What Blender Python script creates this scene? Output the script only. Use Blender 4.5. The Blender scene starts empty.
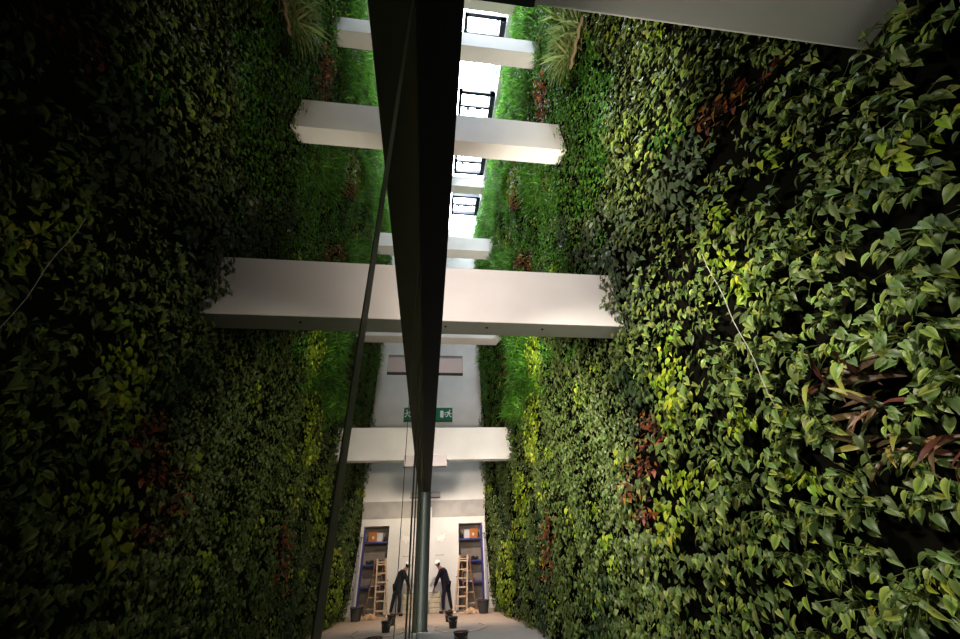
import bpy, bmesh, math, random
import numpy as np
from mathutils import Vector, Matrix

random.seed(7)
C = bpy.context.scene.collection
EYE = 1.6
F_PX = 375.1
YAW, PITCH, ROLL = math.radians(8.3769), math.radians(32.7531), math.radians(-2.7071)
GLASS_X = -0.115
WALL_X = 3.12
END_Y = 18.7
ROOF_Z = 21.2

# ------------------------------------------------------------------ helpers
def tag(o, label=None, cat=None, group=None, kind=None):
    if label: o['label'] = label
    if cat: o['category'] = cat
    if group: o['group'] = group
    if kind: o['kind'] = kind
    return o

def empty(name, loc=(0, 0, 0), rz=0.0):
    o = bpy.data.objects.new(name, None)
    o.empty_display_size = 0.1
    o.location = loc
    o.rotation_euler = (0, 0, rz)
    C.objects.link(o)
    return o

def obj(name, bm, m, parent=None, smooth=False, loc=None):
    me = bpy.data.meshes.new(name)
    bmesh.ops.recalc_face_normals(bm, faces=bm.faces[:])
    bm.to_mesh(me); bm.free()
    if smooth:
        for p in me.polygons: p.use_smooth = True
    me.materials.append(m)
    o = bpy.data.objects.new(name, me)
    C.objects.link(o)
    if parent: o.parent = parent
    if loc: o.location = loc
    return o

def struct(name, bm, m, parent=None):
    o = obj(name, bm, m, parent)
    o['kind'] = 'structure'
    return o

def box(bm, x0, x1, y0, y1, z0, z1, bev=0.0, mat=None):
    r = bmesh.ops.create_cube(bm, size=1.0)
    vs = r['verts']
    M = Matrix.Translation(((x0+x1)/2, (y0+y1)/2, (z0+z1)/2)) @ Matrix.Diagonal((x1-x0, y1-y0, z1-z0, 1))
    if mat is not None: M = mat @ M
    bmesh.ops.transform(bm, matrix=M, verts=vs)
    if bev > 0:
        es = list({e for v in vs for e in v.link_edges})
        bmesh.ops.bevel(bm, geom=es, offset=bev, segments=2, affect='EDGES', profile=0.5)
    return bm

def B(*a, **k):
    return box(bmesh.new(), *a, **k)

def tube(bm, pts, r, n=8, r1=None):
    pts = [Vector(p) for p in pts]
    rings = []
    for i, p in enumerate(pts):
        d = (pts[min(i+1, len(pts)-1)] - pts[max(i-1, 0)]).normalized()
        a = Vector((0, 0, 1)) if abs(d.z) < 0.9 else Vector((1, 0, 0))
        u = d.cross(a).normalized(); v = d.cross(u)
        rr = r if r1 is None else r + (r1-r)*i/max(1, len(pts)-1)
        rings.append([bm.verts.new(p + (u*math.cos(t*2*math.pi/n) + v*math.sin(t*2*math.pi/n))*rr) for t in range(n)])
    for a, b in zip(rings, rings[1:]):
        for i in range(n):
            bm.faces.new((a[i], a[(i+1) % n], b[(i+1) % n], b[i]))
    bm.faces.new(rings[0]); bm.faces.new(rings[-1][::-1])
    return bm

def lathe(bm, prof, n=20):
    rings = []
    for r, z in prof:
        rings.append([bm.verts.new((r*math.cos(t*2*math.pi/n), r*math.sin(t*2*math.pi/n), z)) for t in range(n)])
    for a, b in zip(rings, rings[1:]):
        for i in range(n):
            bm.faces.new((a[i], a[(i+1) % n], b[(i+1) % n], b[i]))
    bm.faces.new(rings[0]); bm.faces.new(rings[-1])
    return bm

# ------------------------------------------------------------------ materials
def mat(name, col, rough=0.6, spec=0.3, metal=0.0, noise=None, bump=0.0, emit=None):
    m = bpy.data.materials.new(name); m.use_nodes = True
    nt = m.node_tree; b = nt.nodes['Principled BSDF']
    b.inputs['Base Color'].default_value = (*col, 1)
    b.inputs['Roughness'].default_value = rough
    b.inputs['Specular IOR Level'].default_value = spec
    b.inputs['Metallic'].default_value = metal
    if emit:
        b.inputs['Emission Color'].default_value = (*emit[0], 1)
        b.inputs['Emission Strength'].default_value = emit[1]
    if noise:
        sc, col2, lo, hi = noise
        tc = nt.nodes.new('ShaderNodeTexCoord')
        n = nt.nodes.new('ShaderNodeTexNoise'); n.inputs['Scale'].default_value = sc; n.inputs['Detail'].default_value = 6
        r = nt.nodes.new('ShaderNodeMapRange'); r.inputs['From Min'].default_value = lo; r.inputs['From Max'].default_value = hi
        mx = nt.nodes.new('ShaderNodeMix'); mx.data_type = 'RGBA'
        mx.inputs['A'].default_value = (*col, 1); mx.inputs['B'].default_value = (*col2, 1)
        nt.links.new(tc.outputs['Object'], n.inputs['Vector'])
        nt.links.new(n.outputs['Fac'], r.inputs['Value'])
        nt.links.new(r.outputs['Result'], mx.inputs['Factor'])
        nt.links.new(mx.outputs['Result'], b.inputs['Base Color'])
        if bump:
            bp = nt.nodes.new('ShaderNodeBump'); bp.inputs['Strength'].default_value = bump; bp.inputs['Distance'].default_value = 0.01
            nt.links.new(n.outputs['Fac'], bp.inputs['Height']); nt.links.new(bp.outputs['Normal'], b.inputs['Normal'])
    return m

M = {}
M['plaster'] = mat('white_plaster', (0.78, 0.76, 0.74), 0.75, 0.2, noise=(1.3, (0.68, 0.66, 0.64), 0.35, 0.7))
M['beam'] = mat('painted_concrete', (0.80, 0.775, 0.76), 0.7, 0.2, noise=(1.1, (0.70, 0.68, 0.665), 0.35, 0.75), bump=0.05)
M['band'] = mat('grey_stone', (0.40, 0.38, 0.36), 0.6, 0.3, noise=(2.2, (0.33, 0.31, 0.30), 0.4, 0.65))
M['black'] = mat('black_metal', (0.006, 0.006, 0.008), 0.5, 0.25)
M['ledge'] = mat('black_cladding', (0.004, 0.004, 0.005), 0.6, 0.2)
M['grey_box'] = mat('pale_grey_metal', (0.36, 0.33, 0.345), 0.55, 0.3)
M['dark_box'] = mat('charcoal_and_shaded_metal', (0.02, 0.02, 0.022), 0.6, 0.3)
M['column'] = mat('grey_green_metal', (0.045, 0.046, 0.036), 0.9, 0.05)
M['mullion'] = mat('grey_mullion', (0.10, 0.10, 0.085), 0.6, 0.2)
M['seal'] = mat('dark_sealant', (0.035, 0.033, 0.022), 0.6, 0.2)
M['felt'] = mat('dark_felt', (0.0035, 0.0035, 0.0025), 1.0, 0.0)
M['roof'] = mat('roof_lining', (0.75, 0.77, 0.82), 0.8, 0.2)
M['frame'] = mat('black_window_frame', (0.01, 0.012, 0.025), 0.4, 0.3)
M['sign_green'] = mat('sign_green', (0.0, 0.16, 0.075), 0.5, 0.3)
M['sign_white'] = mat('sign_white', (0.85, 0.88, 0.86), 0.5, 0.3)
M['wood'] = mat('pale_ladder_wood', (0.62, 0.45, 0.32), 0.6, 0.25, noise=(14, (0.5, 0.33, 0.22), 0.4, 0.65))
M['wood_dark'] = mat('reddish_ladder_wood', (0.30, 0.16, 0.11), 0.6, 0.25)
M['blue_shelf'] = mat('blue_painted_metal', (0.04, 0.04, 0.20), 0.5, 0.3)
M['niche'] = mat('taupe_panel', (0.27, 0.23, 0.205), 0.7, 0.2, noise=(3, (0.23, 0.195, 0.17), 0.4, 0.65))
M['post'] = mat('pale_grey_post', (0.42, 0.40, 0.46), 0.5, 0.3)
M['carton'] = mat('orange_cardboard', (0.42, 0.15, 0.04), 0.8, 0.1)
M['white_box'] = mat('white_card', (0.55, 0.54, 0.55), 0.8, 0.1)
M['dark_thing'] = mat('dark_plastic', (0.015, 0.014, 0.016), 0.5, 0.3)
M['pot'] = mat('black_bucket_plastic', (0.010, 0.010, 0.012), 0.4, 0.4)
M['planter'] = mat('dark_grey_planter', (0.045, 0.043, 0.047), 0.6, 0.3)
M['soil'] = mat('reddish_soil', (0.10, 0.028, 0.02), 0.95, 0.05)
M['cream'] = mat('cream_stone_block', (0.62, 0.57, 0.46), 0.8, 0.15, noise=(5, (0.52, 0.46, 0.34), 0.4, 0.65))
M['straw'] = mat('pale_straw', (0.75, 0.52, 0.33), 0.8, 0.1)
M['hose'] = mat('beige_hose', (0.50, 0.36, 0.26), 0.6, 0.2)
M['skin'] = mat('skin', (0.22, 0.11, 0.075), 0.6, 0.3)
M['jacket'] = mat('navy_black_cloth', (0.010, 0.009, 0.020), 0.85, 0.15)
M['trousers'] = mat('dark_trousers', (0.014, 0.012, 0.022), 0.85, 0.15)
M['shoe'] = mat('black_shoe', (0.008, 0.008, 0.009), 0.5, 0.3)
M['hair'] = mat('black_hair', (0.006, 0.005, 0.005), 0.7, 0.2)
M['cap'] = mat('white_cap', (0.82, 0.82, 0.80), 0.6, 0.3)
M['paper'] = mat('white_paper', (0.85, 0.83, 0.80), 0.8, 0.2)
M['ink'] = mat('grey_ink', (0.18, 0.16, 0.15), 0.8, 0.1)
M['wire'] = mat('pale_wire', (0.36, 0.34, 0.29), 0.6, 0.3)
M['bark'] = mat('pale_brown_stem', (0.22, 0.16, 0.10), 0.85, 0.1)
M['stemgreen'] = mat('green_stem', (0.06, 0.085, 0.02), 0.6, 0.2)
M['lamp_body'] = mat('grey_lamp_body', (0.2, 0.2, 0.2), 0.5, 0.3)

def glass_mat():
    # a clear pane in front of a dark interior: front face R, the dark tinted body absorbs nearly all of the back reflection
    m = bpy.data.materials.new('dark_mirror_glass'); m.use_nodes = True
    nt = m.node_tree; nt.nodes.clear(); L = nt.links.new
    o = nt.nodes.new('ShaderNodeOutputMaterial'); mx = nt.nodes.new('ShaderNodeMixShader')
    d = nt.nodes.new('ShaderNodeBsdfDiffuse'); d.inputs['Color'].default_value = (0.003, 0.003, 0.002, 1)
    g = nt.nodes.new('ShaderNodeBsdfGlossy'); g.inputs['Roughness'].default_value = 0.0; g.inputs['Color'].default_value = (0.97, 0.96, 0.90, 1)
    fr = nt.nodes.new('ShaderNodeFresnel'); fr.inputs['IOR'].default_value = 1.36
    c = nt.nodes.new('ShaderNodeMath'); c.operation = 'MULTIPLY'; c.inputs[1].default_value = 1.12; c.use_clamp = True
    L(fr.outputs[0], c.inputs[0])
    du = nt.nodes.new('ShaderNodeBsdfDiffuse'); du.inputs['Color'].default_value = (0.42, 0.40, 0.24, 1)      # film of dust
    m2 = nt.nodes.new('ShaderNodeMixShader'); m2.inputs['Fac'].default_value = 0.16
    L(g.outputs[0], m2.inputs[1]); L(du.outputs[0], m2.inputs[2])
    L(c.outputs[0], mx.inputs['Fac']); L(d.outputs[0], mx.inputs[1]); L(m2.outputs[0], mx.inputs[2]); L(mx.outputs[0], o.inputs['Surface'])
    return m
M['glass'] = glass_mat()

def sky_glass():
    m = bpy.data.materials.new('clear_roof_glass'); m.use_nodes = True
    nt = m.node_tree; nt.nodes.clear()
    o = nt.nodes.new('ShaderNodeOutputMaterial'); mx = nt.nodes.new('ShaderNodeMixShader')
    t = nt.nodes.new('ShaderNodeBsdfTransparent'); t.inputs['Color'].default_value = (0.95, 0.97, 0.98, 1)
    g = nt.nodes.new('ShaderNodeBsdfGlossy'); g.inputs['Roughness'].default_value = 0.05
    mx.inputs['Fac'].default_value = 0.05
    nt.links.new(t.outputs[0], mx.inputs[1]); nt.links.new(g.outputs[0], mx.inputs[2]); nt.links.new(mx.outputs[0], o.inputs['Surface'])
    return m
M['roof_glass'] = sky_glass()

def leaf_mat():
    m = bpy.data.materials.new('leaf'); m.use_nodes = True
    nt = m.node_tree; b = nt.nodes['Principled BSDF']; out = nt.nodes['Material Output']
    a = nt.nodes.new('ShaderNodeAttribute'); a.attribute_name = 'leaf_color'
    b.inputs['Roughness'].default_value = 0.4
    b.inputs['Specular IOR Level'].default_value = 0.32
    tl = nt.nodes.new('ShaderNodeBsdfTranslucent'); mx = nt.nodes.new('ShaderNodeMixShader'); mx.inputs['Fac'].default_value = 0.45
    nt.links.new(a.outputs['Color'], b.inputs['Base Color']); nt.links.new(a.outputs['Color'], tl.inputs['Color'])
    nt.links.new(b.outputs[0], mx.inputs[1]); nt.links.new(tl.outputs[0], mx.inputs[2]); nt.links.new(mx.outputs[0], out.inputs['Surface'])
    return m
M['leaf'] = leaf_mat()

def floor_mat():
    m = mat('dusty_concrete_floor', (0.30, 0.27, 0.25), 0.8, 0.2)
    nt = m.node_tree; b = nt.nodes['Principled BSDF']
    tc = nt.nodes.new('ShaderNodeTexCoord'); sp = nt.nodes.new('ShaderNodeSeparateXYZ')
    n = nt.nodes.new('ShaderNodeTexNoise'); n.inputs['Scale'].default_value = 1.1; n.inputs['Detail'].default_value = 8
    n2 = nt.nodes.new('ShaderNodeTexNoise'); n2.inputs['Scale'].default_value = 9; n2.inputs['Detail'].default_value = 6
    ad = nt.nodes.new('ShaderNodeMath'); ad.operation = 'MULTIPLY_ADD'; ad.inputs[1].default_value = 5.0
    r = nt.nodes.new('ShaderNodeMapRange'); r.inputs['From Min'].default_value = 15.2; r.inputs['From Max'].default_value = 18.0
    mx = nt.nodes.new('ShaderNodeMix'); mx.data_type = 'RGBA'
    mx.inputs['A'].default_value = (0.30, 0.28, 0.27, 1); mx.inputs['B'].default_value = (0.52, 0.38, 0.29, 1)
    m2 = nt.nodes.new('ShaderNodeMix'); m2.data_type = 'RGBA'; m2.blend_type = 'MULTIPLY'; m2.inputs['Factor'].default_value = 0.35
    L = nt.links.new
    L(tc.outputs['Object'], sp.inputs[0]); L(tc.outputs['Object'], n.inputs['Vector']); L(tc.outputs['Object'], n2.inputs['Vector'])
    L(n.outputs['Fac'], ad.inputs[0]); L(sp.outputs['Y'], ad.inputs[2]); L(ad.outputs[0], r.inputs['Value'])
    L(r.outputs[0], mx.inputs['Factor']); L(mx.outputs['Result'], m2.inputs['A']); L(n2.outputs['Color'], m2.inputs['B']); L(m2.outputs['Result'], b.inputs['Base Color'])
    return m
M['floor'] = floor_mat()
M['outside'] = mat('dark_blue_grey_render', (0.010, 0.013, 0.021), 0.8, 0.05, noise=(2.5, (0.026, 0.031, 0.042), 0.4, 0.6))
M['dark_floor'] = mat('dark_interior', (0.01, 0.01, 0.01), 0.9, 0.1)
PATCHES = [
    ('fern', 0.8, [(6.1, 21.83), (4.5, 16.76), (5.1, 16.11), (6.61, 20.18)]),
    ('lime', 0.35, [(4.79, 17.34), (4.38, 15.91), (4.85, 13.96), (5.29, 14.86), (5.13, 16.04)]),
    ('spider', 0.95, [(3.4, 12.94), (2.9, 11.18), (3.29, 11.16), (3.79, 11.3), (4.15, 12.16), (3.73, 12.32)]),
    ('stem', 0.9, [(2.85, 11.04), (2.73, 10.62), (3.46, 10.61), (3.63, 11.04)]),
    ('fern', 0.75, [(8.82, 22.4), (7.27, 18.69), (8.61, 17.76), (10.35, 21.02)]),
    ('fern', 0.95, [(7.31, 18.6), (5.98, 15.49), (6.84, 14.35), (8.37, 17.24)]),
    ('red', 0.8, [(5.43, 13.77), (4.83, 12.49), (5.45, 11.67), (6.1, 12.92)]),
    ('red', 0.45, [(8.07, 18.44), (7.49, 17.26), (8.14, 16.75), (8.78, 17.91)]),
    ('fern', 0.9, [(13.5, 21.81), (9.35, 15.52), (10.62, 14.23), (14.53, 19.02)]),
    ('lime', 0.95, [(9.37, 15.48), (7.87, 13.2), (8.84, 12.21), (10.27, 13.94)]),
    ('red', 0.85, [(9.26, 13.33), (8.14, 11.94), (8.56, 11.73), (9.61, 13.0)]),
    ('fern', 0.85, [(7.88, 13.17), (6.93, 11.76), (7.58, 11.25), (8.45, 12.32)]),
    ('lime', 0.3, [(6.85, 11.65), (6.42, 11.04), (7.35, 10.12), (7.77, 10.59)]),
    ('fern', 0.9, [(18.76, 24.01), (15.49, 20.15), (17.88, 19.16), (20.76, 21.95)]),
    ('fern', 0.7, [(14.83, 19.38), (11.5, 15.24), (13.39, 15.08), (16.99, 18.65)]),
    ('lime', 0.5, [(12.11, 14.45), (10.1, 12.36), (10.85, 12.12), (12.65, 13.84)]),
    ('fern', 1, [(15.23, 15.99), (10.18, 11.29), (10.77, 10.86), (15.32, 14.69)]),
    ('red', 0.9, [(9.67, 10.8), (8.28, 9.52), (8.56, 8.95), (10.08, 10.28)]),
    ('stem', 0.5, [(9.71, 12.77), (8.84, 12.59), (10.18, 10.88), (10.93, 11.45)]),
    ('lime', 0.45, [(20.92, 13.17), (17.72, 11.42), (17.91, 6.9), (20.72, 7.73)]),
    ('red', 0.4, [(13.74, 9.23), (12.37, 8.65), (13.62, 5.81), (14.82, 6.1)]),
    ('fern', 1, [(11.82, 8.51), (10.08, 7.51), (11.23, 5.39), (14.03, 6.33), (12.78, 7.25)]),
    ('lime', 0.95, [(9.86, 7.38), (8.44, 6.56), (8.93, 5.79), (10.13, 3.8), (11.68, 4.14), (10.56, 5.62)]),
    ('lime', 0.8, [(12.89, 4.15), (11.06, 3.78), (11.92, 3.06), (12.74, 2.18), (14.26, 2.26)]),
    ('lime', 0.85, [(15.4, 2.2), (13.82, 2.13), (14.86, 0.19), (16.44, 0.28)]),
    ('red', 0.65, [(10.56, 2.51), (9.26, 2.43), (9.98, 1.18), (11.15, 1.14)]),
    ('fern', 0.5, [(10.54, 6.54), (9.47, 6.04), (9.76, 5.47), (10.84, 5.9)]),
    ('lime', 0.8, [(1.3, 4.73), (1.34, 4.52), (1.75, 4.5), (2.13, 4.41), (2.31, 4.6), (1.85, 4.72)]),
    ('lime', 0.8, [(2.42, 4.75), (2.18, 4.46), (2.37, 3.94), (2.45, 3.59), (2.69, 3.6), (2.65, 4.13)]),
    ('lime', 0.6, [(2.0, 4.25), (1.59, 3.97), (1.66, 3.74), (2.21, 3.74)]),
    ('lime', 0.6, [(3.16, 3.61), (2.68, 3.49), (2.88, 3.16), (3.23, 3.15)]),
    ('lime', 0.85, [(3.72, 3.92), (3.14, 3.52), (3.51, 3.27), (3.87, 2.71), (4.33, 2.87)]),
    ('lime', 0.9, [(4.57, 2.45), (4.05, 2.35), (4.46, 1.7), (4.96, 1.77)]),
    ('lime', 0.5, [(2.59, 2.4), (2.79, 1.89), (2.66, 1.74), (2.89, 1.6), (3.02, 1.84)]),
    ('lime', 0.6, [(2.42, 1.81), (2.35, 1.72), (2.49, 1.3), (2.62, 1.23), (2.57, 1.53)]),
    ('lime', 0.5, [(1.62, 2.71), (1.47, 2.62), (1.58, 2.43), (1.75, 2.5)]),
    ('lime', 0.6, [(1.54, 3.09), (1.82, 3.04), (2.04, 2.93), (1.9, 3.1), (1.68, 3.2)]),
    ('red', 0.75, [(1.71, 5.94), (1.43, 5.3), (1.72, 4.89), (2.12, 5.51)]),
    ('red', 0.8, [(4.8, 3.25), (4.3, 3.08), (4.97, 2.0), (5.59, 2.06)]),
    ('red', 0.5, [(5.55, 5.73), (5.01, 5.35), (5.39, 4.66), (5.96, 4.97)]),
    ('brom', 0.95, [(2.3, 2.75), (1.91, 2.58), (2.03, 2.29), (1.78, 2.06), (1.94, 1.78), (2.46, 1.81), (2.36, 2.22), (2.45, 2.44)]),
    ('silver', 0.8, [(2.53, 6.37), (1.99, 5.36), (2.53, 4.69), (3.2, 5.45)]),
    ('silver', 0.5, [(5.62, 8.69), (3.26, 5.84), (4.18, 4.23), (7.04, 5.96)]),
    ('fresh', 1, [(2.4, 6.47), (2.13, 5.98), (2.31, 5.66), (2.6, 6.12)]),
    ('gap', 0.75, [(3.42, 1.68), (3.01, 1.7), (2.93, 1.51), (3.13, 1.24), (3.59, 1.23)]),
    ('gap', 0.8, [(1.7, 2.5), (1.52, 2.41), (1.64, 2.22), (1.81, 2.29)]),
    ('gap', 0.7, [(1.81, 5.33), (1.45, 4.81), (1.93, 4.75), (2.55, 4.98), (2.37, 5.28)]),
    ('gap', 0.85, [(0.69, 4.9), (0.55, 4.45), (0.83, 4.59), (0.89, 4.68)]),
    ('gap', 0.5, [(3.06, 5.7), (2.82, 5.31), (3.97, 4.6), (4.44, 4.93)]),
]
# ------------------------------------------------------------------ camera
cam_d = bpy.data.cameras.new('camera'); cam = bpy.data.objects.new('camera', cam_d); C.objects.link(cam)
fwd = Vector((math.sin(YAW)*math.cos(PITCH), math.cos(YAW)*math.cos(PITCH), math.sin(PITCH)))
rgt = Vector((math.cos(YAW), -math.sin(YAW), 0)); up = rgt.cross(fwd)
r2 = rgt*math.cos(ROLL) + up*math.sin(ROLL); u2 = -rgt*math.sin(ROLL) + up*math.cos(ROLL)
mw = Matrix((( r2.x, u2.x, -fwd.x, 0), (r2.y, u2.y, -fwd.y, 0), (r2.z, u2.z, -fwd.z, EYE), (0, 0, 0, 1)))
cam.matrix_world = mw
cam_d.sensor_width = 36; cam_d.sensor_fit = 'HORIZONTAL'; cam_d.lens = F_PX*36/960
cam_d.clip_start = 0.01; cam_d.clip_end = 300
bpy.context.scene.camera = cam

def project(P):
    d = P - np.array([0, 0, EYE])
    z = d @ np.array(fwd)
    zz = np.where(z > 0.05, z, 0.05)
    return 480 + F_PX*(d @ np.array(r2))/zz, 319.5 - F_PX*(d @ np.array(u2))/zz, z

# ------------------------------------------------------------------ room shell
struct('floor', B(-0.15, WALL_X+0.3, -7, END_Y+0.9, -0.1, 0), M['floor'])
# end wall with the opening of the shelf recess
NX0, NX1, NZ0, NZ1 = 1.37, 2.42, 0.0, 3.03
bm = bmesh.new()
box(bm, -0.15, NX0, END_Y, END_Y+0.8, 0, ROOF_Z)
box(bm, NX0, NX1, END_Y, END_Y+0.8, NZ1, ROOF_Z)
box(bm, NX1, WALL_X+0.3, END_Y, END_Y+0.8, 0, ROOF_Z)
struct('wall_end', bm, M['plaster'])
struct('wall_recess', B(NX0-0.02, NX1+0.02, END_Y+0.62, END_Y+0.66, 0, NZ1+0.05), M['niche'])
struct('trim_1', B(0.12, WALL_X, END_Y-0.02, END_Y+0.01, 3.30, 3.97, 0.004), M['band'])
struct('trim_2', B(0.09, 0.20, END_Y-0.06, END_Y+0.02, 0, 3.7, 0.006), M['plaster'])
struct('wall_back', B(-0.2, WALL_X+0.3, -7.2, -7, 0, ROOF_Z+0.4), M['plaster'])

# right wall (felt backing that follows the swell of the planting)
def bulge(Y, z):
    Y = np.asarray(Y, float); z = np.asarray(z, float)
    t = np.clip((Y-13.5)/5.0, 0, 1); t = t*t*(3-2*t)
    b = 0.42*t*np.clip(z/0.6, 0.6, 1)
    b = b + 0.05*np.sin(1.3*Y+0.7*z) + 0.05*np.sin(2.9*Y-1.1*z+1.0) + 0.03*np.sin(4.7*Y+0.5*z+2)
    return b
ys = np.linspace(-7, END_Y, 120); zs = np.linspace(0, ROOF_Z-0.3, 90)
YY, ZZ = np.meshgrid(ys, zs)
XX = WALL_X - 0.06 - bulge(YY, ZZ)
bm = bmesh.new()
vs = [[bm.verts.new((XX[j, i], YY[j, i], ZZ[j, i])) for i in range(len(ys))] for j in range(len(zs))]
bk = [[bm.verts.new((WALL_X+0.25, y, z)) for y in (ys[0], ys[-1])] for z in (zs[0], zs[-1])]
for j in range(len(zs)-1):
    for i in range(len(ys)-1):
        bm.faces.new((vs[j][i], vs[j][i+1], vs[j+1][i+1], vs[j+1][i]))
bm.faces.new([vs[0][i] for i in range(len(ys))] + [bk[0][1], bk[0][0]])
bm.faces.new([vs[-1][i] for i in range(len(ys)-1, -1, -1)] + [bk[1][0], bk[1][1]])
bm.faces.new((bk[0][0], bk[0][1], bk[1][1], bk[1][0]))
struct('wall_right', bm, M['felt'])

# roof: opaque margins and the glazed strip
GX0, GX1 = 0.85, 2.70
bm = bmesh.new()
box(bm, -0.3, GX0, -7.2, END_Y+0.8, ROOF_Z, ROOF_Z+0.25)
box(bm, GX1, WALL_X+0.3, -7.2, END_Y+0.8, ROOF_Z-0.35, ROOF_Z+0.25)
box(bm, GX0, GX1, -7.2, -3.0, ROOF_Z, ROOF_Z+0.25)
struct('ceiling', bm, M['roof'])
struct('ceiling_glazing', B(GX0, GX1, -3.0, END_Y+0.8, ROOF_Z+0.16, ROOF_Z+0.18), M['roof_glass'])

# five roof windows in the glazed strip
for k in range(5):
    y0 = 6.2 + 3.15*k; y1 = y0 + 1.55
    bm = bmesh.new()
    w = 0.15
    box(bm, GX0+0.05, GX1-0.02, y0, y0+w, ROOF_Z-0.16, ROOF_Z+0.10)
    box(bm, GX0+0.05, GX1-0.02, y1-w, y1, ROOF_Z-0.16, ROOF_Z+0.10)
    box(bm, GX0+0.05, GX0+0.05+w, y0, y1, ROOF_Z-0.16, ROOF_Z+0.10)
    box(bm, GX1-0.02-1.6*w, GX1-0.02, y0, y1, ROOF_Z-0.16, ROOF_Z+0.10)
    win = struct('window_%d' % (k+1), bm, M['frame'])
    win['label'] = 'black framed roof window in the glazed roof strip, one of five in a line'
    sb = bmesh.new()
    box(sb, GX0+0.1, GX1-0.1, y0+0.72, y0+0.82, ROOF_Z-0.10, ROOF_Z+0.03)
    obj('sash_bar', sb, M['frame'], win)
    ab = bmesh.new()
    tube(ab, [(GX0+0.55, y0+0.98, ROOF_Z-0.03), (GX0+0.75, y0+0.92, ROOF_Z-0.06), (GX0+1.4, y0+0.80, ROOF_Z-0.04)], 0.035, 6)
    box(ab, GX0+0.45, GX0+0.62, y0+0.86, y0+0.96, ROOF_Z-0.08, ROOF_Z+0.0)
    obj('opening_arm', ab, M['frame'], win)

# neighbouring building glimpsed through the roof glass
bm = B(3.5, 6.0, 3.5, 34.0, 0, 31.5)
nb = empty('neighbouring_building', (0, 0, 0))
tag(nb, 'blue-grey building glimpsed through the roof glass above the green wall', 'building')
obj('wall_block', bm, M['outside'], nb)
bm = bmesh.new()
for i in range(20):
    for j in range(4):
        box(bm, 3.46, 3.52, 4.2+i*1.45, 4.9+i*1.45, 22.5+j*2.3, 24.0+j*2.3)
obj('window_row', bm, M['frame'], nb)

# ------------------------------------------------------------------ glass wall on the left
LEDGE_Z0, LEDGE_Z1 = 3.57, 3.95
joints = [-2.2, 0.545, 1.93, 3.2, 4.0, 5.0, 8.0, 13.5]
for k in range(len(joints)-1):
    y0, y1 = joints[k], joints[k+1]
    w = struct('window_%d' % (k+6), B(GLASS_X-0.02, GLASS_X, y0+0.004, y1-0.004, 0.0, LEDGE_Z0), M['glass'])
    w['label'] = 'tall dark reflecting pane of the glass wall'
    hw, out_ = ((0.021, 0.001), (0.012, 0.001))[k] if k < 2 else (0.022, 0.006)
    sb = B(GLASS_X-0.03, GLASS_X+out_, y1-hw, y1+hw, 0.0, LEDGE_Z0)
    obj('joint_seal', sb, M['seal'] if k < 2 else M['mullion'], w)
struct('wall_left', B(GLASS_X-0.03, GLASS_X, -7, joints[0], 0, LEDGE_Z1), M['plaster'])
struct('wall_left_upper', B(GLASS_X-0.05, GLASS_X-0.005, -7, END_Y, LEDGE_Z1, ROOF_Z), M['glass'])
struct('wall_left_far', B(GLASS_X-0.05, GLASS_X, 13.72, END_Y, 0, LEDGE_Z1), M['plaster'])
led = obj('facade_ledge', B(GLASS_X-0.05, 0.085, -3.0, 13.62, LEDGE_Z0, LEDGE_Z1, 0.004), M['ledge'])
tag(led, 'long black ledge running along the top of the glass wall', 'ledge')
col = empty('facade_column', (0, 13.62, 0))
tag(col, 'narrow grey-green metal column at the far end of the glass wall', 'column')
obj('shaft', B(GLASS_X, 0.10, -0.06, 0.08, 0.02, LEDGE_Z0, 0.008), M['column'], col)
obj('base_plate', B(GLASS_X, 0.125, -0.08, 0.10, 0.0, 0.02), M['column'], col)

# box brackets along the ledge
for k, (y, z0, z1, lab) in enumerate([
        (0.61, 4.42, 4.68, 'dark underside of the box bracket overhead at the top edge of the picture'),
        (6.1, 4.39, 4.76, 'pale grey box bracket with a dark lower edge above the exit sign'),
        (12.3, 4.10, 4.46, 'pale grey box bracket against the lower far crossbeam'),
        (18.45, 4.05, 4.29, 'smallest grey box bracket, high on the white end wall')]):
    br = empty('box_bracket', (GLASS_X, y, z0))
    tag(br, lab, 'bracket', 'box brackets along the glass wall')
    obj('casing', B(0, 0.66, 0.0, 0.22 if k == 0 else 0.05, 0.03, z1-z0, 0.006), M['dark_box'] if k == 0 else M['grey_box'], br)  # first casing coloured charcoal for its backlit shade, the others pale grey
    obj('bottom_edge', B(0, 0.66, -0.004, 0.224 if k == 0 else 0.054, 0.0, 0.03), M['dark_box'], br)

# ------------------------------------------------------------------ crossbeams
BEAMS = [
    (0.42, 0.90, 4.69, 5.75, 'beige crossbeam directly overhead, cut by the top edge of the picture'),
    (4.82, 5.22, 4.69, 5.75, 'largest white crossbeam, spanning the corridor in the middle of the view'),
    (14.12, 14.50, 4.72, 5.88, 'lowest white crossbeam, in front of the end wall below the exit sign'),
    (5.11, 5.52, 9.91, 11.03, 'second largest white crossbeam, tan below, above the middle one'),
    (14.24, 14.85, 9.87, 11.0, 'thin looking white crossbeam just below the largest one'),
    (5.14, 5.60, 15.10, 16.02, 'white crossbeam high up, in front of the topmost clear roof window'),
    (14.24, 14.9, 15.10, 16.0, 'small far white crossbeam just above the largest one'),
    (5.15, 5.70, 19.75, 20.7, 'beige crossbeam right under the roof at the top edge'),
    (14.24, 14.8, 20.2, 21.1, 'smallest and farthest white crossbeam, among the roof windows'),
]
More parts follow.
